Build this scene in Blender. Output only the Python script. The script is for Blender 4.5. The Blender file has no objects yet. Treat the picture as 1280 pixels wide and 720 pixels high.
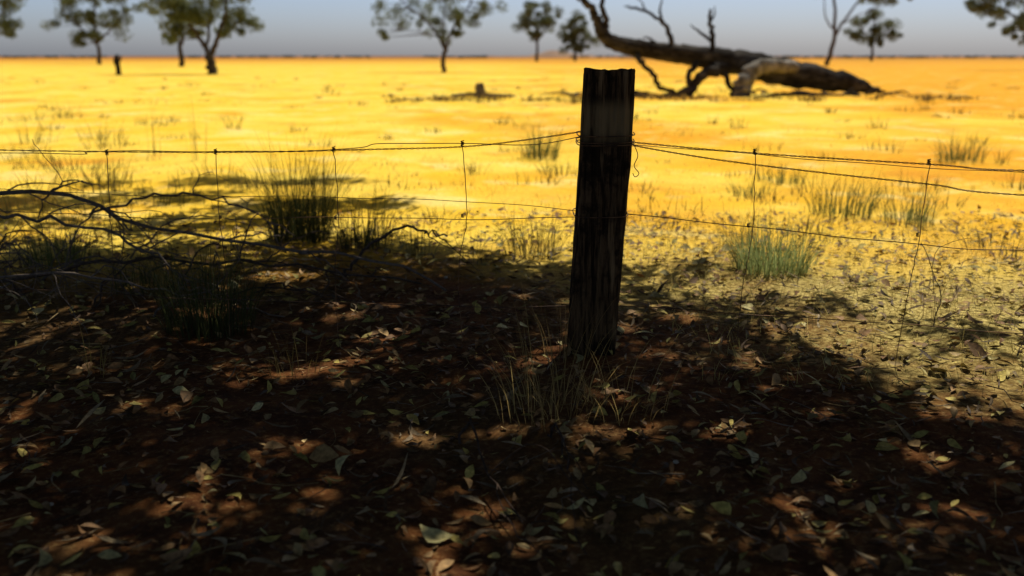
import bpy, math, numpy as np
from mathutils import Vector, noise as mn
rng = np.random.default_rng(7)
scene = bpy.context.scene
R = math.radians
SUN_EL, SUN_AZ = R(57), R(24)      # azimuth clockwise from +Y
S = np.array([math.sin(SUN_AZ)*math.cos(SUN_EL), math.cos(SUN_AZ)*math.cos(SUN_EL), math.sin(SUN_EL)])

# ------------------------------------------------------------ ground height
_k = np.random.default_rng(3)
_w = [(2*math.pi/L*math.cos(a), 2*math.pi/L*math.sin(a), p, A) for L, a, p, A in
      zip([7, 4.3, 2.9, 1.7, 1.1, .75, .5, .38], _k.uniform(0, 6.28, 8), _k.uniform(0, 6.28, 8),
          [.02, .014, .011, .009, .007, .005, .004, .003])]
def gh(x, y):
    x = np.asarray(x, float); y = np.asarray(y, float)
    z = np.zeros(np.broadcast(x, y).shape)
    for a, b, p, A in _w: z = z + A*np.sin(a*x+b*y+p)
    d = np.sqrt(x*x+y*y)
    return z*np.clip(1.3-d/60, 0, 1)

# ------------------------------------------------------------ mesh builder (quads only)
class MB:
    def __init__(s): s.v=[]; s.f=[]; s.c=[]; s.m=[]; s.n=0
    def add(s, v, f, col, mat=0):
        v=np.asarray(v,float).reshape(-1,3); f=np.asarray(f,int).reshape(-1,4)
        col=np.asarray(col,float)
        if col.ndim==1: col=np.tile(col,(len(v),1))
        s.v.append(v); s.f.append(f+s.n); s.c.append(col[:,:3]); s.m.append(np.full(len(f),mat)); s.n+=len(v)
    def tube(s, path, rad, seg=8, col=(.1,.1,.1), mat=0, rough=0.0, wob=0.0):
        P=np.asarray(path,float); n=len(P)
        r=np.interp(np.linspace(0,1,n), np.linspace(0,1,len(rad)), rad) if len(rad)!=n else np.asarray(rad,float)
        T=np.gradient(P,axis=0); T/=np.linalg.norm(T,axis=1)[:,None]+1e-9
        ref=np.array([0,0,1.]) if abs(T[0][2])<.9 else np.array([1.,0,0])
        N=np.zeros((n,3)); c=np.cross(T[0],ref); N[0]=c/np.linalg.norm(c)
        for i in range(1,n):
            q=N[i-1]-T[i]*np.dot(N[i-1],T[i]); N[i]=q/(np.linalg.norm(q)+1e-9)
        B=np.cross(T,N); a=np.linspace(0,2*math.pi,seg,endpoint=False)
        rr=r[:,None]*np.ones((n,seg))
        if rough: rr=rr*(1+rough*rng.normal(0,1,(n,seg)))
        V=P[:,None,:]+rr[...,None]*(np.cos(a)[None,:,None]*N[:,None,:]+np.sin(a)[None,:,None]*B[:,None,:])
        i=np.arange(n-1)[:,None]; j=np.arange(seg)[None,:]; j2=(j+1)%seg
        F=np.stack([i*seg+j, i*seg+j2, (i+1)*seg+j2, (i+1)*seg+j],-1)
        s.add(V,F,col,mat)
    def obj(s, name, mats, smooth=True, parent=None):
        V=np.concatenate(s.v); F=np.concatenate(s.f); C=np.concatenate(s.c); M=np.concatenate(s.m)
        me=bpy.data.meshes.new(name); me.vertices.add(len(V)); me.vertices.foreach_set('co',V.ravel())
        me.loops.add(F.size); me.loops.foreach_set('vertex_index',F.ravel().astype(np.int32))
        me.polygons.add(len(F)); me.polygons.foreach_set('loop_start',np.arange(0,F.size,4,dtype=np.int32))
        me.polygons.foreach_set('loop_total',np.full(len(F),4,dtype=np.int32))
        for m in mats: me.materials.append(m)
        me.polygons.foreach_set('material_index',M.astype(np.int32))
        me.polygons.foreach_set('use_smooth',np.full(len(F),smooth))
        me.update(calc_edges=True)
        at=me.color_attributes.new('Col','FLOAT_COLOR','POINT')
        at.data.foreach_set('color',np.concatenate([C,np.ones((len(C),1))],1).ravel())
        o=bpy.data.objects.new(name,me); scene.collection.objects.link(o)
        if parent: o.parent=parent
        return o

def spline(pts, n=24):
    P=np.asarray(pts,float); t=np.linspace(0,len(P)-1,n); out=[]
    for u in t:
        i=min(int(u),len(P)-2); f=u-i
        p0=P[max(i-1,0)];p1=P[i];p2=P[i+1];p3=P[min(i+2,len(P)-1)]
        out.append(.5*((2*p1)+(-p0+p2)*f+(2*p0-5*p1+4*p2-p3)*f*f+(-p0+3*p1-3*p2+p3)*f**3))
    return np.array(out)

# ------------------------------------------------------------ materials
def newmat(name):
    m=bpy.data.materials.new(name); m.use_nodes=True; nt=m.node_tree; nt.nodes.clear()
    o=nt.nodes.new('ShaderNodeOutputMaterial'); return m,nt,o
def nd(nt,t,**k):
    n=nt.nodes.new(t)
    for a,b in k.items(): setattr(n,a,b)
    return n
def noise(nt,vec,scale,detail=4,rough=.6):
    n=nd(nt,'ShaderNodeTexNoise'); n.inputs['Scale'].default_value=scale; n.inputs['Detail'].default_value=detail
    n.inputs['Roughness'].default_value=rough
    if vec is not None: nt.links.new(vec,n.inputs['Vector'])
    return n.outputs['Fac']
def mrange(nt,v,a,b,c=0,d=1):
    n=nd(nt,'ShaderNodeMapRange',interpolation_type='SMOOTHSTEP'); nt.links.new(v,n.inputs[0])
    for i,x in zip((1,2,3,4),(a,b,c,d)): n.inputs[i].default_value=x
    return n.outputs[0]
def mix(nt,f,a,b,mode='MIX'):
    n=nd(nt,'ShaderNodeMix',data_type='RGBA',blend_type=mode)
    for s,val in ((n.inputs[0],f),(n.inputs[6],a),(n.inputs[7],b)):
        if isinstance(val,bpy.types.NodeSocket): nt.links.new(val,s)
        elif isinstance(val,(int,float)): s.default_value=val
        else: s.default_value=(*val,1)
    return n.outputs[2]
def math_(nt,op,a,b=0):
    n=nd(nt,'ShaderNodeMath',operation=op)
    for i,x in enumerate((a,b)):
        if isinstance(x,bpy.types.NodeSocket): nt.links.new(x,n.inputs[i])
        else: n.inputs[i].default_value=x
    return n.outputs[0]
def bsdf(nt,out,col,rough=.9,bump=None,bstr=.5,bdist=.01,spec=.2):
    b=nd(nt,'ShaderNodeBsdfPrincipled'); b.inputs['Roughness'].default_value=rough
    b.inputs['Specular IOR Level'].default_value=spec
    if isinstance(col,bpy.types.NodeSocket): nt.links.new(col,b.inputs['Base Color'])
    else: b.inputs['Base Color'].default_value=(*col,1)
    if bump is not None:
        bn=nd(nt,'ShaderNodeBump'); bn.inputs['Strength'].default_value=bstr; bn.inputs['Distance'].default_value=bdist
        nt.links.new(bump,bn.inputs['Height']); nt.links.new(bn.outputs[0],b.inputs['Normal'])
    nt.links.new(b.outputs[0],out.inputs[0]); return b
def attr_mat(name,trans=0.0,rough=.8,nscale=30,amt=.5,spec=.2):
    m,nt,o=newmat(name); a=nd(nt,'ShaderNodeAttribute',attribute_name='Col')
    g=nd(nt,'ShaderNodeNewGeometry'); f=noise(nt,g.outputs['Position'],nscale,3)
    v=mrange(nt,f,.25,.75,1-amt,1+amt*.6)
    cb=nd(nt,'ShaderNodeCombineColor')
    for i in range(3): nt.links.new(v,cb.inputs[i])
    c=mix(nt,1.0,a.outputs['Color'],cb.outputs[0],'MULTIPLY')
    b=bsdf(nt,o,c,rough,f,.4,.004,spec)
    if trans>0:
        t=nd(nt,'ShaderNodeBsdfTranslucent'); nt.links.new(c,t.inputs[0])
        ms=nd(nt,'ShaderNodeMixShader'); ms.inputs[0].default_value=trans
        nt.links.new(b.outputs[0],ms.inputs[1]); nt.links.new(t.outputs[0],ms.inputs[2]); nt.links.new(ms.outputs[0],o.inputs[0])
    return m
M_leaf=attr_mat('gum_leaf',.35,.6,6,.3)
M_canopy=attr_mat('canopy_leaf',0,.6,6,.3)
M_bark=attr_mat('gum_bark',0,.9,9,.6)
M_grass=attr_mat('grass_blade',.4,.7,12,.25,.05)
M_litter=attr_mat('dry_leaf',0,.7,60,.45,.2)
M_twig=attr_mat('dead_twig',0,.85,40,.5,.1)

# ground material
m,nt,o=newmat('red_earth_and_straw'); g=nd(nt,'ShaderNodeNewGeometry'); pos=g.outputs['Position']
sx=nd(nt,'ShaderNodeSeparateXYZ'); nt.links.new(pos,sx.inputs[0])
nbig=noise(nt,pos,.09,5,.6); nmid=noise(nt,pos,.55,5,.65); nfine=noise(nt,pos,5,6,.7); ngr=noise(nt,pos,38,5,.75)
straw=mix(nt,mrange(nt,nmid,.35,.65),(.90,.55,.035),(.93,.68,.11))
orange=mix(nt,mrange(nt,nfine,.35,.65),(.74,.32,.015),(.86,.44,.03))
xr=math_(nt,'MULTIPLY',sx.outputs[0],.008)
of=math_(nt,'ADD',nbig,xr)
far=mix(nt,mrange(nt,of,.47,.63),straw,orange)
far=mix(nt,mrange(nt,noise(nt,pos,.3,6,.7),.53,.67,0,.75),far,(.72,.30,.025))
far=mix(nt,mrange(nt,noise(nt,pos,1.6,5,.7),.58,.68,0,.5),far,(.58,.26,.03))
far=mix(nt,mrange(nt,noise(nt,pos,.8,5,.7),.53,.65,0,.6),far,(.96,.80,.30))
far=mix(nt,mrange(nt,nfine,.58,.72,0,.55),far,(.32,.19,.05))
far=mix(nt,mrange(nt,sx.outputs[1],60,280),far,(.66,.31,.035))
far=mix(nt,mrange(nt,sx.outputs[1],180,700),far,(.22,.10,.045))
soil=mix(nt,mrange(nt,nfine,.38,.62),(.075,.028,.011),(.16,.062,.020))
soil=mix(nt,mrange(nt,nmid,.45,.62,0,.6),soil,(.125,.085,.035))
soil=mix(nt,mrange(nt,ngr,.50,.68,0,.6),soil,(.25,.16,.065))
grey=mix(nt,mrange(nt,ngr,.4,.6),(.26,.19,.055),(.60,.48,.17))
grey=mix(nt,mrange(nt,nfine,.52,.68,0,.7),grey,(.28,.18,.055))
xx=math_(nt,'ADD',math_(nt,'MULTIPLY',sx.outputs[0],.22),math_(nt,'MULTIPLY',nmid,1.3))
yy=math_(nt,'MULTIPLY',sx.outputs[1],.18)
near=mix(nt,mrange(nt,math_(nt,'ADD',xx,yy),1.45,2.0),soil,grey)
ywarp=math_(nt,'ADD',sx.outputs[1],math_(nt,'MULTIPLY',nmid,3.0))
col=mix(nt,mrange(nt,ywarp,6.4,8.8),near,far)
spk=mrange(nt,ngr,.35,.7,.70,1.2)
cb=nd(nt,'ShaderNodeCombineColor')
for i in range(3): nt.links.new(spk,cb.inputs[i])
col=mix(nt,.72,col,cb.outputs[0],'MULTIPLY')
hh=math_(nt,'ADD',math_(nt,'MULTIPLY',ngr,.4),nfine)
bsdf(nt,o,col,.95,hh,.7,.03,.05); M_ground=m

def grid(xs,ys,zf):
    X,Y=np.meshgrid(xs,ys); V=np.stack([X,Y,zf(X,Y)],-1); nx=len(xs)
    i=np.arange(len(ys)-1)[:,None]; j=np.arange(nx-1)[None,:]
    return V.reshape(-1,3), np.stack([i*nx+j,i*nx+j+1,(i+1)*nx+j+1,(i+1)*nx+j],-1)
t=np.linspace(-1,1,320)
mb=MB(); V,F=grid(.9*np.sinh(9*t), 3.6+.9*np.sinh(9*t), gh); mb.add(V,F,(0,0,0)); mb.obj('ground',[M_ground])

# low mound on the horizon
m,nt,o=newmat('distant_earth'); g=nd(nt,'ShaderNodeNewGeometry')
bsdf(nt,o,mix(nt,mrange(nt,noise(nt,g.outputs['Position'],.05,5),.4,.6),(.20,.13,.10),(.30,.19,.12)),.95); M_far=m
mb=MB(); V,F=grid(np.linspace(-60,150,80),np.linspace(950,1150,12),
  lambda X,Y: (-.6+6.6*np.exp(-((X-42)/19)**2)+2.2*np.exp(-((X-78)/26)**2)+1.2*np.exp(-((X+5)/25)**2)+.3*np.sin(X*.35))*np.sin(np.clip((Y-950)/200,0,1)*math.pi))
mb.add(V,F,(0,0,0)); mb.obj('distant_hill',[M_far])

# ------------------------------------------------------------ vectorised strips: grass & litter
def blades(mb, base, az, length, lean, width, col, rows=4, mat=0, droop=1.0):
    n=len(base); u=np.linspace(0,1,rows)
    ang=lean[:,None]*(0.35+droop*u[None,:]*1.1)
    ds=length[:,None]/(rows-1)
    h=np.concatenate([np.zeros((n,1)),np.cumsum(np.sin(ang[:,:-1])*ds,1)],1)
    z=np.concatenate([np.zeros((n,1)),np.cumsum(np.cos(ang[:,:-1])*ds,1)],1)
    cx,cy=np.cos(az)[:,None],np.sin(az)[:,None]
    C=np.stack([base[:,0:1]+h*cx, base[:,1:2]+h*cy, base[:,2:3]+z],-1)
    w=(width[:,None]*(1-u[None,:]**1.5*.92))/2
    tw=az+math.pi/2+rng.normal(0,.5,n)
    side=np.stack([np.cos(tw),np.sin(tw),np.zeros(n)],-1)[:,None,:]*w[...,None]
    V=np.stack([C-side,C+side],2).reshape(n,-1,3)
    k=np.arange(rows-1)*2; f=np.stack([k,k+1,k+3,k+2],-1)
    F=(np.arange(n)*rows*2)[:,None,None]+f[None]
    mb.add(V,F,np.repeat(col,rows*2,0),mat)
def tuft(mb,x,y,h,spread,n,colA,colB,width=.006,lean=(.05,.75),jitter=.25):
    r=spread*np.sqrt(rng.random(n))*.35; a=rng.uniform(0,6.283,n)
    bx=x+r*np.cos(a); by=y+r*np.sin(a)
    base=np.stack([bx,by,gh(bx,by)-.01],-1)
    ln=h*np.clip(rng.normal(.72,.22,n),.25,1.15); le=rng.uniform(lean[0],lean[1],n)**1.0
    az=a+rng.normal(0,.6,n); t=rng.random((n,1))
    col=np.array(colA)*(1-t)+np.array(colB)*t; col=col*rng.uniform(.7,1.25,(n,1))
    blades(mb,base,az,ln,le,np.full(n,width)*rng.uniform(.6,1.3,n),col,rows=5)
G1=(.095,.105,.035); G2=(.20,.23,.08); ST1=(.40,.29,.08); ST2=(.62,.45,.14); DG=(.045,.050,.020); BG=(.36,.42,.16)
def plant(name,*a,**k):
    mb=MB(); tuft(mb,*a,**k); mb.obj(name,[M_grass])
nm='grass_tussock'
plant(nm,-1.48,6.74,.72,.62,620,DG,G1,width=.0045,lean=(.02,.9))
plant(nm,-1.44,4.54,.50,.62,420,DG,G1,width=.004,lean=(.05,1.05))
plant(nm,-2.75,5.85,.40,.6,200,G1,G2,width=.005,lean=(.1,1.1))
plant(nm,-.98,6.4,.40,.55,200,DG,G1,width=.005,lean=(.05,1.0))
plant(nm,-.62,6.1,.26,.4,60,G1,ST1,width=.005)
plant(nm,.13,6.18,.36,.5,170,G1,ST1,width=.0045,lean=(.05,1.1))
plant(nm,1.515,5.62,.36,.62,480,G2,BG,width=.0055,lean=(.15,1.25))
plant(nm,1.50,6.5,.34,.35,50,ST1,G1,width=.004)
plant(nm,2.655,7.88,.44,.7,170,G1,G2,lean=(.05,1.1))
plant(nm,3.10,7.6,.42,.6,140,G1,G2,lean=(.05,1.1))
plant(nm,.36,12.6,.48,.7,170,DG,G2,width=.009,lean=(.05,1.0))
plant(nm,5.3,11.7,.40,.8,140,G1,G2,width=.009,lean=(.05,1.1))
plant(nm,-.25,5.9,.22,.4,50,G1,ST1,width=.004)
plant(nm,-3.9,8.0,.32,.7,110,G1,ST1); plant(nm,-2.0,5.2,.3,.5,120,DG,G1,width=.004)
plant(nm,2.75,10.0,.26,.7,110,G1,G2,width=.008,lean=(.1,1.2)); plant(nm,-4.3,7.0,.4,.7,120,DG,G1)
plant(nm,2.25,9.2,.2,.6,90,G1,G2,width=.007,lean=(.2,1.3)); plant(nm,3.6,6.2,.3,.5,110,G1,G2,width=.005,lean=(.1,1.2))
nm='dry_grass_clump'
plant(nm,.14,3.32,.46,.55,90,(.24,.16,.06),(.50,.36,.13),width=.003,lean=(.15,1.45))
plant(nm,.40,3.35,.28,.45,50,(.24,.16,.06),(.50,.36,.13),width=.0028,lean=(.3,1.5))
plant(nm,-.89,3.86,.24,.3,25,(.25,.16,.06),ST1,width=.003,lean=(.1,1.1))
plant(nm,-1.68,3.85,.30,.25,20,(.2,.13,.05),ST1,width=.003,lean=(.1,1.1))
plant(nm,.22,3.95,.35,.3,30,(.15,.1,.04),(.3,.2,.08),width=.003)
plant(nm,-3.85,12.1,.85,.35,12,ST1,(.3,.25,.1),width=.008,lean=(.0,.2))
plant(nm,-4.6,12.6,.7,.4,9,ST1,(.3,.25,.1),width=.008,lean=(.0,.3))
plant(nm,2.0,4.6,.35,.3,16,ST1,(.3,.22,.1),width=.003,lean=(.1,.7))

# sparse paddock straw
mb=MB()
N=3400; d=6.0+36*rng.random(N)**1.4; px=rng.uniform(-.62,.62,N)*d*1.05
k=np.sin(px*.55+1)+np.sin(d*.8+px*.2)+rng.normal(0,.9,N); ok=(k>.1)&((d>7)|(px<-2)|(px>.5)); px,d=px[ok],d[ok]; n=len(px)
nb=8; bx=np.repeat(px,nb)+rng.normal(0,.07,n*nb)*np.repeat(np.sqrt(d/8),nb); by=np.repeat(d,nb)+rng.normal(0,.07,n*nb)*np.repeat(np.sqrt(d/8),nb)
t_=rng.random((n,1)); dead=rng.random((n,1))<.16
cc=np.where(dead,np.array([[.20,.15,.05]]),np.array([[.88,.54,.05]])*(1-t_)+np.array([[.94,.72,.20]])*t_)
blades(mb,np.stack([bx,by,gh(bx,by)-.005],-1),rng.uniform(0,6.28,n*nb),rng.uniform(.02,.07,n*nb)*np.repeat(np.where(dead[:,0],1.7,1),nb),rng.uniform(.4,1.4,n*nb),
       np.full(n*nb,.005)*np.repeat(np.sqrt(d/6),nb),np.repeat(cc,nb,0),rows=3)
mb.obj('dry_pasture_grass',[M_grass])
# scattered low dark weeds
mb=MB()
for _ in range(200):
    D=8+52*rng.random()**1.3; X=rng.uniform(-.6,.6)*D
    tuft(mb,X,D,rng.uniform(.06,.26),rng.uniform(.3,.9),20,(.09,.09,.03),(.24,.20,.06),width=.010*math.sqrt(D/10),lean=(.1,1.3))
for X,D,h in [(-9.5,19.5,.35),(-9.0,20.2,.45),(-6.6,18.2,.25),(-7,14.5,.4),(-6.2,15,.35),(-5.5,13.5,.3),(-4.9,11,.3),(-4.3,10.2,.3),(-3.2,10.5,.22),(-6.0,12.2,.3),(-5.4,11.4,.22),(-3.9,9.3,.25),(-3.1,8.6,.2),(-2.4,9.2,.2),(-4.6,9.6,.3),(-3.4,8.0,.25),(-2.9,7.2,.25),(2.2,8.8,.15),(3.9,9.5,.2),(1.1,7.4,.15),(2.1,6.9,.18),(3.3,6.4,.2),(-.6,7.6,.14),(.8,7.9,.12)]:
    tuft(mb,X,D,h,.9,40,(.07,.07,.03),(.2,.16,.06),width=.009,lean=(.2,1.3))
for _ in range(60):   # rough line of weeds and sticks left of the fallen tree
    X=rng.uniform(-4,3.0) if rng.random()<.6 else rng.uniform(3,14); D=29+rng.normal(0,.9)
    tuft(mb,X,D,rng.uniform(.12,.34),.8,24,(.08,.06,.03),(.22,.15,.06),width=.03,lean=(.2,1.3))
mb.obj('scattered_weeds',[M_grass])

# ------------------------------------------------------------ leaf litter
def litter(name,N,X,Y,smin,smax,pal,wr=.3,filt=None):
    mb=MB(); x=rng.uniform(*X,N); y=rng.uniform(*Y,N)
    if filt is not None: ok=filt(x,y); x,y=x[ok],y[ok]; N=len(x)
    L=rng.uniform(smin,smax,N)*rng.uniform(.7,1.1,N); W=L*rng.uniform(.6,1.3,N)*wr; a=rng.uniform(0,6.28,N)
    pitch=rng.normal(0,.28,N); roll=rng.normal(0,.45,N); curl=rng.uniform(-.25,.35,N)*L; bend=rng.normal(0,.18,N)*L
    u=np.linspace(-.5,.5,5); wp=np.array([.08,.8,1,.62,.05])
    lx=L[:,None]*u; ly0=bend[:,None]*(1-4*u*u); lz0=curl[:,None]*(4*u*u)*.5
    P=[]
    for sgn in (-1,0,1):
        ly=ly0+sgn*W[:,None]*wp/2; lz=lz0+abs(sgn)*W[:,None]*wp*.14
        lz=lz+np.sin(roll)[:,None]*sgn*W[:,None]*wp/2+np.sin(pitch)[:,None]*lx
        P.append(np.stack([x[:,None]+lx*np.cos(a)[:,None]-ly*np.sin(a)[:,None], y[:,None]+lx*np.sin(a)[:,None]+ly*np.cos(a)[:,None], lz],-1))
    P=np.stack(P,2); zmin=P[...,2].reshape(N,-1).min(1)
    P[...,2]+= (gh(x,y)-zmin+.001+rng.random(N)*.010)[:,None,None]
    k=[]
    for r in range(4):
        for c in range(2): k.append([r*3+c,r*3+c+1,r*3+c+4,r*3+c+3])
    F=(np.arange(N)*15)[:,None,None]+np.array(k)[None]
    pal=np.array(pal); col=pal[rng.integers(0,len(pal),N)]*rng.uniform(.55,1.25,(N,1))
    mb.add(P.reshape(-1,3),F,np.repeat(col,15,0)); return mb.obj(name,[M_litter])
PAL=[(.34,.20,.08),(.28,.15,.06),(.40,.28,.12),(.48,.38,.10),(.13,.07,.03),(.22,.14,.06),(.22,.11,.04),(.34,.29,.08)]
dens=lambda x,y:(rng.random(len(x))<np.clip(1.25-(y-3)*.14+.15*np.sin(x*2+y*1.7),.03,1)*np.clip(.8+.4*np.sin(x*3.1+1.3*np.sin(y*2.3))*np.sin(y*2.7+x),.2,1))
litter('leaf_litter',24000,(-5,5.5),(1.0,8.0),.025,.075,PAL,.38,dens)
litter('bark_flakes',4500,(-4,5),(1.2,7.5),.015,.12,[(.28,.21,.12),(.16,.11,.06),(.08,.045,.022)],.14)
litter('broad_dry_leaves',900,(-3,4),(1.5,6.5),.04,.09,[(.42,.26,.10),(.52,.41,.11),(.32,.18,.08),(.52,.45,.20)],.5)
# lighter dead grass thatch on the right, in the sun
mb=MB(); N=5200; x=rng.uniform(.7,5.0,N); y=rng.uniform(3.5,7.6,N); cl=np.array([[.62,.50,.18],[.44,.35,.11],[.26,.22,.08]])[rng.integers(0,3,N)]
blades(mb,np.stack([x,y,gh(x,y)+.002],-1),rng.uniform(0,6.28,N),rng.uniform(.03,.14,N),rng.uniform(1.1,2.0,N),np.full(N,.0028),cl,rows=3,droop=.4)
mb.obj('grass_thatch',[M_grass])
# twigs and straw on the ground
mb=MB()
for _ in range(1100):
    x=rng.uniform(-4.5,5); y=rng.uniform(1.3,7.5); a=rng.uniform(0,6.28); L=rng.uniform(.05,.34)*rng.uniform(.4,1)
    t_=np.linspace(0,1,5)[:,None]; P=np.array([[x,y]])+t_*L*np.array([[math.cos(a),math.sin(a)]])+rng.normal(0,.05*L,(5,2))
    z=gh(P[:,0],P[:,1])+.004+abs(rng.normal(0,.012))+t_[:,0]*rng.uniform(0,.1*L)
    c=np.array([(.10,.065,.04),(.18,.14,.10),(.30,.21,.09),(.05,.03,.02)][rng.integers(4)])
    mb.tube(np.column_stack([P,z]),[rng.uniform(.001,.003),.0008],5,c)
mb.obj('fallen_twigs',[M_twig])
# pebbles / earth clods
mb=MB()
for _ in range(900):
    x=rng.uniform(-4,4.5); y=rng.uniform(1.5,7.5); r=rng.uniform(.003,.013); z=float(gh(x,y))
    th=np.linspace(.05,math.pi-.05,5); P=np.column_stack([np.full(5,x),np.full(5,y),z+r*.3-np.cos(th)*r*.6])
    mb.tube(P,np.sin(th)*r,6,np.array([(.12,.05,.02),(.2,.12,.06),(.45,.40,.32)][rng.choice(3,p=[.7,.26,.04])]),rough=.12)
mb.obj('pebbles',[M_twig])

# ------------------------------------------------------------ fallen dead branches (left)
def branch(mb,pts,r0,r1,col,seg=7,n=22,jit=.012,kids=0,depth=0):
    P=spline(pts,n); P[1:-1]+=rng.normal(0,jit,(n-2,3)); mb.tube(P,np.linspace(r0,r1,n),seg,col,rough=.06)
    for _ in range(kids):
        i=rng.integers(int(n*.2),n-3); d=P[i+1]-P[i]; d/=np.linalg.norm(d)
        dv=d+rng.normal(0,.55,3)*np.array([1,1,.7]); dv/=np.linalg.norm(dv); L=rng.uniform(.15,.55)
        q=[P[i],P[i]+dv*L*.5+rng.normal(0,.03,3),P[i]+dv*L+rng.normal(0,.06,3)-np.array([0,0,L*.25])]
        for e in q: e[2]=max(e[2],.01)
        branch(mb,q,(r0+r1)*.3,.0015,col,5,9,.006,1 if depth==0 and rng.random()<.5 else 0,depth+1)
mb=MB(); DC=(.17,.135,.11); D2=(.09,.065,.05)
branch(mb,[(-3.9,5.5,.30),(-3.3,5.45,.47),(-2.82,5.4,.52),(-2.43,5.4,.49),(-1.98,5.38,.32),(-1.37,5.3,.25),(-.75,5.2,.17),(-.35,5.1,.03)],.015,.006,DC,kids=12)
branch(mb,[(-3.8,5.2,.2),(-2.9,5.2,.40),(-2.5,5.15,.42),(-2.1,5.1,.33),(-1.8,5.0,.2),(-1.5,5.0,.05)],.012,.004,DC,kids=10)
branch(mb,[(-3.6,5.0,.05),(-2.6,5.0,.12),(-2.1,5.05,.20),(-1.5,5.1,.18),(-.9,5.2,.10),(-.5,5.3,.02)],.011,.005,D2,kids=9)
branch(mb,[(-2.6,6.0,.3),(-2.2,5.9,.42),(-1.9,5.9,.44),(-1.6,5.85,.36),(-1.3,5.8,.2)],.009,.004,DC,kids=4)
branch(mb,[(-.95,5.4,.02),(-.85,5.4,.16),(-.68,5.4,.30),(-.5,5.4,.31),(-.36,5.4,.27)],.011,.005,D2,kids=2)
branch(mb,[(-3.2,4.7,.02),(-2.6,4.7,.18),(-2.1,4.65,.22),(-1.6,4.6,.13),(-1.1,4.6,.02)],.009,.003,DC,kids=8)
for _ in range(26):
    x=rng.uniform(-3.4,-1.3); y=rng.uniform(4.6,6.1); a=rng.normal(0,.6); L=rng.uniform(.4,1.1)
    h=rng.uniform(.05,.28); e=np.array([math.cos(a),math.sin(a)*.8])
    branch(mb,[(x,y,.01),(x+e[0]*L*.35,y+e[1]*L*.35,h),(x+e[0]*L*.7,y+e[1]*L*.7,h*.9),(x+e[0]*L,y+e[1]*L,.02)],rng.uniform(.003,.008),.0015,DC if rng.random()<.5 else D2,5,14,.01,2)
mb.obj('fallen_branch',[M_twig])
mb=MB()   # small sticks in the foreground
branch(mb,[(-.17,3.0,.02),(-.13,2.95,.12),(-.12,2.9,.05),(-.05,2.7,.02),(.03,2.45,.015)],.005,.002,(.06,.04,.03),5,14,.006,2)
branch(mb,[(.12,3.1,.01),(.15,2.95,.10),(.17,2.8,.02)],.004,.002,(.05,.035,.03),5,12,.006,1)
branch(mb,[(1.9,4.3,.01),(1.95,4.35,.2),(1.86,4.4,.42)],.003,.0015,(.2,.14,.08),5,12,.004,3)
mb.obj('dead_stick',[M_twig])

# ------------------------------------------------------------ wooden post
m,nt,o=newmat('weathered_post_wood'); tc=nd(nt,'ShaderNodeTexCoord')
mp=nd(nt,'ShaderNodeMapping'); mp.inputs['Scale'].default_value=(1,1,.07); nt.links.new(tc.outputs['Object'],mp.inputs[0])
st=noise(nt,mp.outputs[0],55,6,.7); st2=noise(nt,mp.outputs[0],16,4,.6); bl=noise(nt,tc.outputs['Object'],6,5,.65)
c=mix(nt,mrange(nt,st,.38,.62),(.016,.010,.006),(.13,.078,.038))
c=mix(nt,mrange(nt,bl,.47,.60,0,.85),c,(.010,.007,.005))
sz=nd(nt,'ShaderNodeSeparateXYZ'); nt.links.new(tc.outputs['Object'],sz.inputs[0])
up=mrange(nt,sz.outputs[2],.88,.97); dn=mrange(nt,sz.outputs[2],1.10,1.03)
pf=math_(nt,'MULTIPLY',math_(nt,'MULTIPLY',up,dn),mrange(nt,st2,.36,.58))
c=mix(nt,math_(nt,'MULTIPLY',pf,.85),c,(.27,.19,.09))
c=mix(nt,mrange(nt,st2,.58,.66,0,.75),c,(.30,.19,.09))
bsdf(nt,o,c,.9,math_(nt,'ADD',st,math_(nt,'MULTIPLY',bl,.4)),.9,.012,.05); M_post=m
def post(name,X,Y,H,lean,seed,W=.205):
    seg,rows=72,150; V=[]
    a=np.linspace(0,2*math.pi,seg,endpoint=False)
    for i in range(rows+3):
        f=min(i/(rows-1),1.0)
        for j in range(seg):
            ca,sa=math.cos(a[j]),math.sin(a[j])
            ex=.42  # squarish split timber
            r=1/((abs(ca)**(2/ex)*1+abs(sa)**(2/ex))**(ex/2))*(W/2)
            top=H+.012*mn.noise(Vector((ca*2+seed,sa*2,9)))+.006*mn.noise(Vector((ca*5,sa*5,seed+2)))
            z=-.15+(top+.15)*f
            r*=1+.09*mn.noise(Vector((ca*1.2,sa*1.2,z*1.6+seed)))
            cr=mn.noise(Vector((ca*6+seed,sa*6,z*.9))); r-=.018*max(0,cr-.12)/.5
            r-=.004*abs(mn.noise(Vector((ca*18,sa*18,z*2.2+seed))))
            r+=.004*mn.noise(Vector((ca*7,sa*7,z*11)))
            if f>.985: r*=.985
            if i>=rows: r*=[.80,.45,.02][i-rows]; z-=.004*(i-rows+1)-.006*mn.noise(Vector((ca*3,sa*3,i)))
            V.append((r*ca+lean*z/H, r*sa*.95, z))
    n=rows+3; i=np.arange(n-1)[:,None]; j=np.arange(seg)[None,:]; j2=(j+1)%seg
    mb=MB(); mb.add(V,np.stack([i*seg+j,i*seg+j2,(i+1)*seg+j2,(i+1)*seg+j],-1),(0,0,0))
    ob=mb.obj(name,[M_post]); ob.location=(X,Y,0); return ob
post('wooden_fence_post',.335,4.03,1.195,.055,3.3)
post('wooden_fence_post',6.3,3.15,1.2,.03,8.1)
post('wooden_fence_post',-6.2,5.0,1.2,-.04,5.1)

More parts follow.
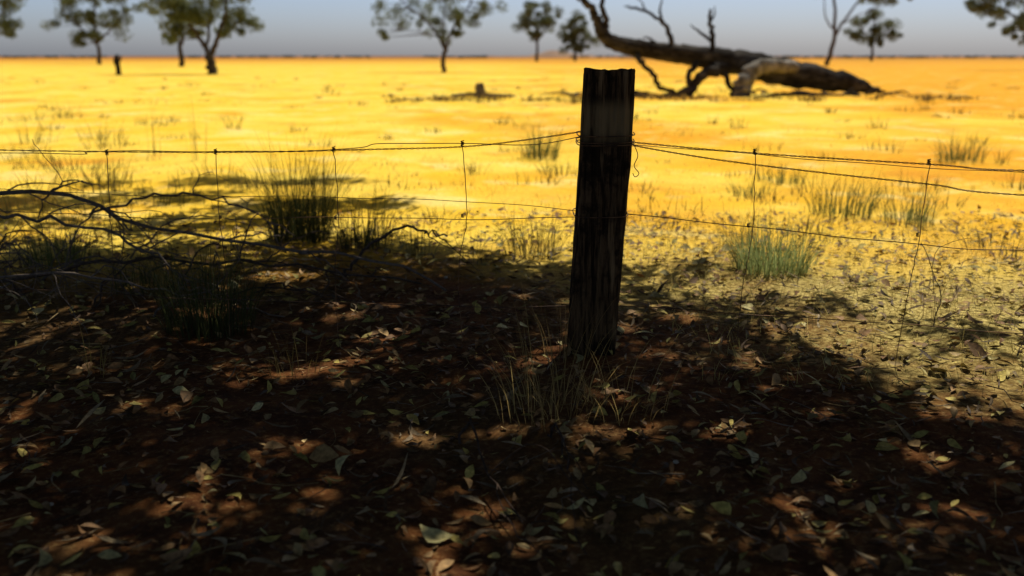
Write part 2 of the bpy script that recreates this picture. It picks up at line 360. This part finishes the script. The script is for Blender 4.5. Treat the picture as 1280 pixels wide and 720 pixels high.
# ------------------------------------------------------------ wire fence
m,nt,o=newmat('rusty_wire'); g=nd(nt,'ShaderNodeNewGeometry')
b=bsdf(nt,o,mix(nt,mrange(nt,noise(nt,g.outputs['Position'],14,4),.4,.6),(.06,.035,.025),(.24,.13,.06)),.55); b.inputs['Metallic'].default_value=.4; M_wire=m
fy=lambda x: 4.02-.15*(x-.36)
fence=bpy.data.objects.new('wire_fence',None); scene.collection.objects.link(fence)
def wire(mb,pts,r=.0022,twist=0,dy=0,jit=.003):
    pts=[(x,fy(x)+dy,z) for x,z in pts]
    n=max(30,int(abs(pts[-1][0]-pts[0][0])*(60 if twist else 16))); P=spline(pts,n)
    if not twist:
        ph=rng.uniform(0,6,3)
        P[:,2]+=jit*(np.sin(P[:,0]*5+ph[0])+.6*np.sin(P[:,0]*13+ph[1])); P[:,1]+=jit*np.sin(P[:,0]*7+ph[2])
        mb.tube(P,[r,r],5)
    else:
        s=np.arange(n)*.9
        for k in (0,math.pi):
            Q=P.copy(); Q[:,1]+=.0024*np.cos(s+k); Q[:,2]+=.0024*np.sin(s+k); mb.tube(Q,[r,r],5)
mb=MB()
wire(mb,[(.45,.915),(.96,.875),(1.62,.842),(1.96,.824),(3.2,.83),(6.3,.95)],.0016,1,-.04)
wire(mb,[(.45,.905),(.8,.85),(1.2,.805),(1.62,.765),(1.96,.731),(3.4,.70),(6.3,.9)],.0016,1,-.04)
wire(mb,[(.45,.897),(.9,.875),(1.5,.83),(1.96,.812),(3,.81),(6.3,.93)],.0015,0)
wire(mb,[(.45,.62),(.94,.575),(1.6,.525),(1.96,.508),(3.2,.50),(6.3,.6)],.0019)
wire(mb,[(.45,.225),(.93,.215),(1.58,.19),(1.96,.176),(3.4,.17),(6.3,.25)],.0020)
wire(mb,[(.30,.955),(.05,.915),(-.2,.885),(-.6,.868),(-1.28,.846),(-2.28,.842),(-4,.85),(-6.2,.95)],.0015,1,-.03)
wire(mb,[(.30,.935),(.1,.90),(-.2,.893),(-.55,.888),(-.75,.862),(-1.8,.838),(-2.3,.83),(-6.2,.9)],.0018)
wire(mb,[(.30,.62),(-.2,.655),(-.75,.66),(-1.5,.65),(-2.3,.66),(-6.2,.7)],.0014)
wire(mb,[(.30,.60),(-.2,.58),(-.76,.57),(-1.5,.55),(-2.3,.56),(-6.2,.6)],.0017)
wire(mb,[(.30,.22),(-.2,.20),(-1.3,.19),(-2.3,.2),(-6.2,.25)],.0018)
mb.obj('line_wires',[M_wire],parent=fence)
mb=MB()
def dropper(xt,zt,xb,zb=.0):
    xm=(xt+xb)/2+rng.normal(0,.010)
    P=spline([(xt,fy(xt)-.004,zt+.01),(xt+rng.normal(0,.008),fy(xt),zt*.66),(xm,fy(xm)-.003,zt*.4),(xb,fy(xb),zb)],26); P[:,0]+=rng.normal(0,.0018,26)
    mb.tube(P,[.0018,.0015],5)
    s=np.linspace(0,6.28*3,40)
    mb.tube(np.column_stack([xt+.006*np.cos(s),fy(xt)+.006*np.sin(s),zt+.012-s*.0012]),[.0022]*2,5)
    mb.tube(np.column_stack([xt+(xb-xt)*.3+.005*np.cos(s),fy(xt)+.005*np.sin(s),zt*.66+.01-s*.0008]),[.0018]*2,5)
for a in [(.965,.877,.935,.09),(1.62,.846,1.565,.0),(2.3,.83,2.28,0),(-.206,.895,-.215,.02),(-.755,.863,-.77,.02),(-1.28,.846,-1.27,.02),(-1.78,.836,-1.82,.02),(-2.4,.84,-2.42,0),(3.0,.83,3.0,0)]:
    dropper(*a)
mb.obj('dropper_wires',[M_wire],parent=fence)
mb=MB()
def wrap(z0,dz,loops,W=.114):
    s=np.linspace(0,6.283*loops,50*loops); ca,sa=np.cos(s),np.sin(s); ex=.42
    r=W/((abs(ca)**(2/ex)+abs(sa)**(2/ex))**(ex/2))
    z=z0+dz*s/s[-1]+.006*np.sin(s*1.0)
    mb.tube(np.column_stack([.335+.055*z/1.195+r*ca,4.03+r*sa*.95,z]),[.0022]*2,6)
wrap(.90,.02,2); wrap(.935,.012,1); wrap(.615,.006,1,.110)
P=spline([(.49,3.97,.90),(.505,3.96,.86),(.49,3.95,.82),(.51,3.95,.79),(.495,3.95,.775),(.485,3.95,.79)],24); mb.tube(P,[.0018]*2,5)
mb.obj('wire_ties',[M_wire],parent=fence)

# ------------------------------------------------------------ leafy clumps
def leafcloud(mb,C,R_,n,L,W,cA,cB,droop=.6,mat=1,flat=.7,filt=None):
    C=np.asarray(C,float); K=len(C); R_=np.broadcast_to(R_,(K,))
    ctr=np.repeat(C,n,0); N=K*n; v=rng.normal(0,1,(N,3)); v/=np.linalg.norm(v,axis=1)[:,None]
    v*=(rng.random(N)**.45)[:,None]*np.repeat(R_,n)[:,None]; v[:,2]*=flat; p=ctr+v
    t_=np.repeat(rng.random((K,1)),n,0)*.6+rng.random((N,1))*.4
    if filt is not None: ok=filt(p); p=p[ok]; t_=t_[ok]; N=len(p)
    d=rng.normal(0,1,(N,3)); d[:,2]-=droop*2; d/=np.linalg.norm(d,axis=1)[:,None]
    s=np.cross(d,rng.normal(0,1,(N,3))); s/=np.linalg.norm(s,axis=1)[:,None]+1e-9
    l=(L*rng.uniform(.6,1.3,N))[:,None]; w=(W*rng.uniform(.6,1.3,N))[:,None]
    V=np.stack([p-d*l/2,p+s*w/2,p+d*l/2,p-s*w/2],1)
    col=(np.array(cA)*(1-t_)+np.array(cB)*t_)*rng.uniform(.7,1.3,(N,1))
    mb.add(V,np.arange(N*4).reshape(N,4),np.repeat(col,4,0),mat)
LA=(.065,.082,.036); LB=(.19,.225,.10)
BK=(.08,.062,.048)
# ------------------------------------------------------------ shade tree overhead
mb=MB()
def edge(x): return np.interp(x,[-6,-2.2,-.3,.5,.9,1.3,1.8,3,6],[7.3,6.9,6.5,6.1,5.0,4.0,3.55,3.4,3.2])
K=14000; gx=rng.uniform(-6.5,6.5,K); gy=rng.uniform(-5,12,K)
nz=np.array([mn.noise(Vector((a*.9,b*.9,4.2)))+.6*mn.noise(Vector((a*2.3,b*2.3,1.7))) for a,b in zip(gx,gy)])
e=edge(gx); p=1/(1+np.exp((gy-e+.3)/.14)); p*=np.clip(1.25+nz*.5,.5,1)
for cx,cy,rx,ry in [(-2.9,9.8,1.3,.35),(-3.9,8.6,1.2,.45),(-1.5,8.3,.8,.25),(-4.6,7.6,.9,.5),(-2.4,7.6,1.0,.3),(1.3,4.7,.3,.12),(1.95,4.15,.3,.10),(.9,5.5,.35,.18),(2.5,3.9,.3,.1)]:
    p=np.maximum(p,.8*np.exp(-(((gx-cx)/rx)**2+((gy-cy)/ry)**2)**2)*np.clip(1+nz*1.5,.1,1))
p*=np.where(gy<1,.55,1)
ok=rng.random(K)<p*.52; gx,gy=gx[ok],gy[ok]; h=rng.uniform(3.3,5.6,len(gx))
C=np.stack([gx,gy,0*gx],-1)+(S/S[2])[None]*h[:,None]
holes=[(-1.33,5.5,.22,.10),(.35,3.15,.12,.03),(-.1,3.2,.13,.025),(-.15,2.3,.07,.04),(1.35,2.95,.06,.06),(1.1,3.3,.06,.03),(2.0,2.75,.05,.04),(.1,3.9,.10,.03),(-.6,4.3,.10,.03),(1.6,3.3,.12,.04)]
hr=np.random.default_rng(21)
for _ in range(120):
    hx=hr.uniform(-2.2,3); hy=hr.uniform(2.0,6.2)
    if hr.random()<(.35 if hx<0 else .75): s_=hr.uniform(.02,.055); holes.append((hx,hy,s_*hr.uniform(1,2.2),s_))
def dap(p):
    g=p[:,:2]-(S[:2]/S[2])[None]*p[:,2:3]
    f=np.array([mn.noise(Vector((a*7,b*5.5,7.7)))+.5*mn.noise(Vector((a*16,b*13,1.1))) for a,b in g])
    big=np.array([mn.noise(Vector((a*.8,b*1.0,3.3))) for a,b in g])
    thr=.72-.38*np.clip(big,-.2,.6)-.50*np.clip((g[:,0]-.6)/1.0,0,1)*np.clip((g[:,1]-2.9)/.7,0,1)
    keep=f<thr
    for hx,hy,ha,hb in holes:
        keep&=((g[:,0]-hx)/(ha+.02))**2+((g[:,1]-hy)/(hb+.03))**2>1
    return keep
leafcloud(mb,C,.32,48,.17,.07,(.03,.035,.015),(.07,.075,.03),.7,filt=dap)
B0=np.array([-6.6,6.8,0.]); crotch=np.array([-6.0,6.7,2.4])
mb.tube(spline([B0-[0,0,.2],B0+[.1,0,.5],B0+[.3,.1,1.5],crotch],16),[.42,.34,.30,.27],14,BK,0,rough=.03)
tg=[(-3.5,3.5,4.2),(-2.5,8.6,4.6),(.5,6.0,4.8),(2.5,7.4,4.7),(5.0,5.6,4.8),(-.5,1.5,4.7),(3.5,3.5,5.0),(-4,10.4,4.8),(0,9.0,5.0)]
nodes=[]
for T in tg:
    T=np.array(T,float); mid=crotch+(T-crotch)*.45+np.array([0,0,.7])+rng.normal(0,.25,3)
    P=spline([crotch,crotch+(mid-crotch)*.4+[0,0,.4],mid,T],22)
    mb.tube(P,[.16,.11,.07,.03],8,BK,0,rough=.04); nodes.append(P[5:])
nodes=np.concatenate(nodes)
for lvl in range(2):
    add=[]
    for c in C[::15] if lvl==0 else C[::6]:
        dd=np.linalg.norm(nodes-c,axis=1); i=dd.argmin()
        if dd[i]<.15: continue
        a=nodes[i]; mdd=(a+c)/2+rng.normal(0,.12,3)+[0,0,.1]
        P=spline([a,mdd,c],6); mb.tube(P,[.025 if lvl==0 else .010,.005],5,BK,0); add.append(P[2:])
    if add: nodes=np.concatenate([nodes]+add)
mb.obj('gum_tree',[M_bark,M_canopy])
print('canopy clusters',len(C))

# ------------------------------------------------------------ distant gum trees
def gum(X,D,limbs,clumps,R0,leafL,ncl,cA=LA,cB=LB,csize=1.4,sub=3,name='gum_tree'):
    mb=MB(); B=np.array([X,D,0.])
    allp=[]
    for pts,r0,r1 in limbs:
        P=spline(np.array(pts,float)+B,16); P[1:-1]+=rng.normal(0,r0*.25,(14,3)); mb.tube(P,np.linspace(r0,r1,16),8,BK,0); allp.append(P)
    A=np.concatenate(allp); CC=[];RR=[]
    for x,y,z,r in clumps:
        for _ in range(sub+1):
            c=np.array([x,y,z])+B+rng.normal(0,1,3)*r*np.array([.65,.65,.45]); CC.append(c); RR.append(r*rng.uniform(.3,.7))
            hi=A[A[:,2]<c[2]+.3] if (A[:,2]<c[2]+.3).any() else A
            a=hi[np.linalg.norm(hi-c,axis=1).argmin()]
            mb.tube(spline([a,(a+c)/2+rng.normal(0,.12,3)*r,c],6),[R0*.18,R0*.04],5,BK,0)
    leafcloud(mb,CC,np.array(RR)*csize,ncl,leafL,leafL*.33,cA,cB,.5,1,.8)
    mb.obj(name,[M_bark,M_leaf])
# A : forked gum left, 70 m
gum(-20.9,70,[([(0,0,-.2),(0,0,.7),(-.1,0,1.3)],.34,.27),([(-.1,0,1.2),(-.6,.2,2.2),(-1.5,.3,3.6),(-2.4,.3,5.6)],.2,.06),
   ([(0,0,1.2),(.5,0,2.2),(1.1,-.2,3.6),(1.8,0,6)],.22,.07),([(-.3,0,1.6),(-.1,.4,3),(.2,.5,5),(.4,.3,7)],.13,.04),([(.6,0,2.4),(1.6,.4,3.2),(2.3,.5,4.2)],.1,.04)],
  [(-3.4,0,4.6,1.1),(-2.4,.5,3.0,.8),(-2.3,0,5.6,1.3),(-.6,0,4.8,1.2),(.5,.6,4.5,1.0),(1.9,0,4.9,1.2),(1.3,0,3.0,.7),(-1,.5,7,1.6),(1.5,0,7,1.5),(2.6,.3,3.7,.8),(-.5,-.6,3.5,.8),(-3.9,.5,6.3,1.2),(-1.3,0,3.9,.8),(-2.2,0,4.2,.9)],.3,.30,130,sub=4)
gum(-38.6,118,[([(0,0,-.2),(0,0,2),(.2,0,4),(.4,0,8)],.35,.1),([(0,0,2.5),(-1,0,4.2),(-2.4,0,6)],.15,.06),([(.1,0,3),(1.4,0,4.6),(2.5,0,6)],.15,.06)],
  [(-2.6,0,6,1.6),(0,0,5.2,1.3),(2.4,0,6,1.5),(0,0,8,2.2),(-.8,0,3.6,.9),(1.8,0,3.7,.9)],.3,.42,120,sub=4)
# B far left
gum(-60.6,148,[([(0,0,-.2),(.1,0,2),(-.1,0,3.6),(.2,0,9)],.35,.1),([(0,0,2.6),(-2,0,5),(-4.6,0,7.5)],.18,.06),([(0,0,3),(2.2,0,5),(4.4,0,7)],.18,.06)],
  [(-4.6,0,6.4,1.5),(-3.2,0,8.4,1.7),(-1.4,0,5.2,1.5),(.8,0,7,1.8),(3,0,5.2,1.5),(4.6,0,7,1.6),(.5,0,9.8,2.3),(-2,0,10,2),(4.2,0,9.5,1.8),(.3,0,3.9,1.1),(-2.6,0,4.1,1.1),(-1.6,0,7,1.5)],.3,.45,140,sub=4)
# I left edge
gum(-57.5,110,[([(0,0,-.2),(0,0,3),(.3,0,8)],.3,.1),([(0,0,3),(1.6,0,4.6),(2.8,0,6.4)],.14,.05)],
  [(2.6,0,6.4,1.5),(1.2,0,4.6,1.3),(3.4,0,4.5,1.0),(-1,0,6,1.6),(.6,0,8,2.1),(3.8,0,7.6,1.3),(-2,0,4,1)],.28,.40,130,sub=4)
# C centre-left gum, 77 m
gum(-5.2,77,[([(0,0,-.2),(-.05,0,.9),(.15,0,1.9)],.2,.15),([(.12,0,1.7),(-.6,.2,3),(-1.8,.2,4.2),(-3.5,0,5.6)],.12,.04),
   ([(.15,0,1.8),(.7,0,3.2),(1.9,.2,4.8),(2.4,.2,6.2)],.12,.04),([(.1,0,1.8),(0,.3,3.4),(.2,.3,5.4)],.09,.03),([(-.4,0,2.6),(-1.6,0,3),(-3.2,0,3.1)],.05,.02)],
  [(-4.0,0,3.6,.95),(-3.9,.3,4.9,.9),(-2.6,0,4.8,1.0),(-1.2,.4,4.2,.8),(-.1,0,3.6,.85),(.3,0,4.9,1.0),(-.4,0,2.9,.6),(1.6,0,3.9,.7),(2.9,0,4.3,.8),(3.3,0,5.0,.8),(1.4,0,5.6,1.1),(-2,0,6.2,1.2),(1.0,0,3.0,.45),(-4.4,0,2.7,.4),(.8,0,4.2,.7)],.2,.26,95,sub=3)
# D, E far
gum(5.3,222,[([(0,0,-.2),(.3,0,4),(0,0,10)],.4,.12),([(.2,0,4),(-2,0,7)],.2,.08),([(.2,0,4.4),(2.4,0,7)],.2,.08)],
  [(-2.6,0,10.2,1.9),(0,0,11.6,1.8),(2.6,0,10.2,1.9),(-1.6,0,8,1.8),(1.4,0,7.6,1.8),(-.4,0,5.8,1.4),(2.6,0,8,1.5),(-3,0,7.6,1.4)],.35,.6,140,sub=4)
gum(14.9,238,[([(0,0,-.2),(0,0,4),(0,0,8)],.4,.12)],
  [(-1.8,0,8.2,1.7),(.6,0,9,1.7),(2.2,0,7,1.8),(-2.4,0,5.6,1.8),(.4,0,5.4,2.2),(2.6,0,4.6,1.5),(-1,0,3.4,1.5),(1.2,0,3,1.4),(0,0,7,1.8)],.35,.6,160,sub=4)
# F right leaning bare gum 130 m
gum(40.6,130,[([(0,0,-.2),(.6,0,2.6),(.7,0,4.6),(.4,0,8),(.2,0,11)],.33,.13),([(.7,0,3.6),(1.8,0,5.6),(3.6,0,8),(6.4,0,9.2)],.2,.07),([(.6,0,4.4),(-.6,0,6),(-1,0,9)],.13,.05),([(1.6,0,5.2),(3.2,0,6.1),(4.4,0,6.6)],.1,.04)],
  [(4.8,0,8.2,.9),(6.6,0,8.6,1.0),(3,0,9.8,1.2),(-1.2,0,9.2,.9),(8,0,8.4,.8),(.4,0,11.4,1.6),(9.6,0,8.8,.8)],.28,.40,90,sub=3)
# G
gum(82.6,232,[([(0,0,-.2),(0,0,4),(0,0,9)],.4,.12),([(0,0,4),(-2.6,0,7)],.2,.08),([(0,0,4),(3,0,7)],.2,.08)],
  [(-3,0,8.6,2),(0,0,10.4,2.1),(3.4,0,8.6,2),(-1.6,0,6,1.9),(2,0,6,1.9),(-4.2,0,6,1.4),(4.8,0,6.4,1.4),(0,0,4.6,1.2)],.4,.6,150,sub=4)
# H right edge 90 m
gum(47.2,90,[([(0,0,-.2),(0,0,2),(-.4,0,3.6),(-.6,0,7)],.34,.12),([(-.2,0,2.6),(-1.8,0,4),(-3.6,0,5),(-6.4,0,6)],.18,.05),([(-.4,0,3.4),(-2,0,5.6),(-4,0,6.8)],.14,.05),([(0,0,3),(2,0,5),(4,0,6.5)],.18,.06)],
  [(-6.4,0,5.9,.8),(-5.4,0,5.2,.8),(-4,0,4.6,.9),(-2.8,0,4.1,.9),(-3.2,0,6.0,1.1),(-1.2,0,4.6,1),(-.6,0,6.2,1.4),(-3.2,0,3.4,.6),(1.4,0,5,1.2),(3.5,0,6.4,1.6),(-1.7,0,3.2,.6),(-5,0,6.2,.9)],.3,.34,110,sub=4)
# distant scrub line
mb=MB(); K=520; D=rng.uniform(450,1100,K); X=rng.uniform(-.58,.58,K)*D
k=np.array([mn.noise(Vector((x/D_*9,.3,2))) for x,D_ in zip(X,D)]); ok=k>-.12; X,D=X[ok],D[ok]
leafcloud(mb,np.stack([X,D,np.full(len(X),.3)],-1),rng.uniform(.6,2.2,len(X)),40,1.4,.8,(.09,.06,.03),(.18,.12,.05),.2,0,.45)
mb.obj('distant_scrub',[M_leaf])

# small dark stump, 67 m, left
mb=MB(); B=np.array([-26.2,67,0.])
mb.tube(spline([B+[0,0,-.1],B+[.02,0,.4],B+[-.05,0,.9],B+[.03,0,1.3]],14),[.22,.16,.2,.12],9,(.03,.022,.018),0,rough=.08)
mb.tube(spline([B+[.05,0,.8],B+[.22,0,1.0],B+[.28,0,1.25]],8),[.08,.03],6,(.03,.022,.018),0)
mb.tube([B+[.03,0,1.29],B+[.03,0,1.31]],[.13,.01],9,(.05,.03,.02),0)
mb.obj('tree_stump',[M_bark])
mb=MB(); B=np.array([-1.0,31,0.])
mb.tube(spline([B+[0,0,-.1],B+[.02,0,.2],B+[0,0,.42]],8),[.22,.16,.13],9,(.16,.13,.11),0,rough=.1)
mb.tube(spline([B+[-.9,.1,.02],B+[-.3,.05,.08],B+[.5,0,.05],B+[1.1,.1,.02]],10),[.04,.06,.04],7,(.10,.08,.07),0,rough=.1)
mb.tube([B+[0,0,.415],B+[0,0,.43]],[.125,.01],9,(.2,.16,.13),0)
mb.obj('tree_stump',[M_bark])

# ------------------------------------------------------------ fallen tree, 32 m
m,nt,o=newmat('bleached_log'); tc=nd(nt,'ShaderNodeTexCoord')
mp=nd(nt,'ShaderNodeMapping'); mp.inputs['Scale'].default_value=(.25,1,1); nt.links.new(tc.outputs['Object'],mp.inputs[0])
f1=noise(nt,mp.outputs[0],5,6,.7); f2=noise(nt,tc.outputs['Object'],1.3,4,.6)
c=mix(nt,mrange(nt,f1,.38,.68),(.020,.017,.016),(.10,.09,.085)); c=mix(nt,mrange(nt,f2,.48,.63,0,.8),c,(.016,.013,.012))
bsdf(nt,o,c,.9,f1,.9,.06,.05); M_log=m
m,nt,o=newmat('bleached_bare_wood'); tc=nd(nt,'ShaderNodeTexCoord')
bsdf(nt,o,mix(nt,mrange(nt,noise(nt,tc.outputs['Object'],4,5,.7),.35,.65),(.08,.07,.06),(.30,.27,.24)),.9); M_bare=m
mb=MB()
def lg(pts,rad,seg=14,n=40,jit=.02,rough=.04,mat=0):
    P=spline(pts,n); P[1:-1]+=rng.normal(0,jit,(n-2,3)); mb.tube(P,np.interp(np.linspace(0,1,n),np.linspace(0,1,len(rad)),rad),seg,(0,0,0),mat,rough=rough)
lg([(12.3,33.2,.06),(11.9,33.1,.18),(11.0,32.9,.36),(9.8,32.7,.56),(8.6,32.5,.76),(7.6,32.3,.95),(6.6,32.1,1.12),(5.5,32,1.26),(4.6,32,1.38),(3.7,32,1.54),(3.0,31.9,1.70)],
   [.03,.13,.32,.40,.44,.42,.36,.31,.28,.26,.22],18,60,.02,.03)
lg([(3.15,31.95,1.64),(2.85,31.9,1.9),(2.7,31.9,2.25),(2.45,31.9,2.7),(2.05,31.9,3.1),(1.7,31.9,3.6)],[.24,.2,.16,.12,.10,.05],10,26,.03)
lg([(2.9,31.9,1.9),(2.95,31.9,2.3),(2.8,31.8,2.8),(2.85,31.8,3.4)],[.13,.10,.08,.04],8,18,.02)
lg([(5.1,32,1.35),(4.95,31.9,1.9),(4.7,31.9,2.3),(4.3,31.9,2.55),(3.75,31.9,2.7),(3.5,31.9,2.75)],[.10,.08,.06,.05,.04,.015],8,24,.025)
lg([(4.75,31.9,2.25),(4.62,31.9,2.6),(4.68,31.9,3.0)],[.05,.04,.015],6,12,.02)
lg([(4.2,31.9,2.55),(4.1,31.9,2.8),(3.9,31.9,3.0)],[.035,.03,.01],6,10,.02)
lg([(6.35,32,1.3),(6.3,31.9,1.8),(6.2,31.9,2.2),(6.18,31.9,2.65)],[.09,.08,.07,.04],8,18,.025)
lg([(6.25,31.9,1.75),(5.9,31.9,1.95),(5.6,31.9,2.2)],[.06,.04,.015],6,12,.02)
lg([(6.22,31.9,2.3),(6.35,31.9,2.5),(6.33,31.9,2.75)],[.04,.03,.012],6,10,.02)
lg([(4.6,32,1.5),(4.4,31.9,1.75),(4.1,31.9,1.8)],[.06,.04,.015],6,10,.02)
lg([(6.9,31.9,.95),(6.2,31.6,.75),(5.75,31.4,.45),(5.6,31.3,.22),(5.1,31.2,.08),(4.5,31.2,.03)],[.20,.17,.15,.14,.10,.04],10,26,.03)
lg([(6.0,31.9,1.1),(5.6,31.5,.8),(5.5,31.3,.3),(5.6,31.2,0)],[.12,.09,.09,.1],8,18,.03)
lg([(3.9,31.9,1.35),(4.1,31.6,1.0),(4.45,31.3,.55),(4.7,31.2,.25),(5.3,31.1,.05)],[.10,.08,.08,.07,.04],8,22,.03)
lg([(6.5,32,.95),(6.8,31.7,.55),(6.95,31.6,.1),(6.95,31.6,-.05)],[.12,.09,.07,.06],8,16,.03)
lg([(9.0,32.1,.86),(8.2,31.6,.94),(7.6,31.4,.85),(7.25,31.2,.5),(7.15,31.1,.12),(7.1,31.1,-.08)],[.18,.22,.25,.26,.28,.26],14,28,.03,.04,1)
lg([(4.3,31.2,.05),(3.6,31.1,.12),(2.9,31,.06),(2.3,31,.02)],[.05,.06,.05,.02],7,14,.03)
lg([(8.6,31.9,.12),(9.8,31.6,.08),(11,31.6,.03)],[.04,.07,.02],7,14,.03)
for _ in range(26):
    x=rng.uniform(1.5,12.5); y=31.3+rng.normal(0,.6); a=rng.uniform(0,6.28); L=rng.uniform(.4,1.6)
    lg([(x,y,.04),(x+L*.5*math.cos(a),y+L*.5*math.sin(a),.06+rng.random()*.15),(x+L*math.cos(a),y+L*math.sin(a),.02)],[.03,.03,.01],5,8,.02)
mb.obj('fallen_tree',[M_log,M_bare])

# ------------------------------------------------------------ light, world, camera
w=bpy.data.worlds.new('World'); scene.world=w; w.use_nodes=True; nt=w.node_tree
bg=nt.nodes['Background']; sk=nt.nodes.new('ShaderNodeTexSky'); sk.sky_type='NISHITA'; sk.sun_disc=False
sk.sun_elevation=SUN_EL; sk.sun_rotation=SUN_AZ; sk.altitude=200; sk.air_density=1.0; sk.dust_density=1.5; sk.ozone_density=2.0
tc=nd(nt,'ShaderNodeTexCoord'); sz=nd(nt,'ShaderNodeSeparateXYZ'); nt.links.new(tc.outputs['Generated'],sz.inputs[0])
hz=mrange(nt,sz.outputs[2],.05,.35)      # haze painted as a sky tint: blue-grey low, dimmer and warmer overhead
tint=mix(nt,hz,(1.42,1.60,2.18),(.95,.86,.72))
bgc=mix(nt,1.0,sk.outputs[0],tint,'MULTIPLY')
nt.links.new(bgc,bg.inputs[0]); bg.inputs[1].default_value=.053
sun=bpy.data.lights.new('sun','SUN'); sun.energy=5.0; sun.angle=R(.5); sun.color=(1,.93,.76)
so=bpy.data.objects.new('sun',sun); scene.collection.objects.link(so)
so.rotation_euler=Vector(S).to_track_quat('Z','Y').to_euler(); so.location=(5,10,15)
cam=bpy.data.cameras.new('camera'); co=bpy.data.objects.new('camera',cam); scene.collection.objects.link(co)
co.location=(0,0,1.25); co.rotation_euler=(R(90-13.3),0,0); cam.lens=34.57; cam.sensor_width=36
cam.clip_start=.05; cam.clip_end=12000; cam.dof.use_dof=True; cam.dof.focus_distance=3.9; cam.dof.aperture_fstop=1.7
scene.camera=co
scene.view_settings.view_transform='Standard'; scene.view_settings.look='None'; scene.view_settings.exposure=0
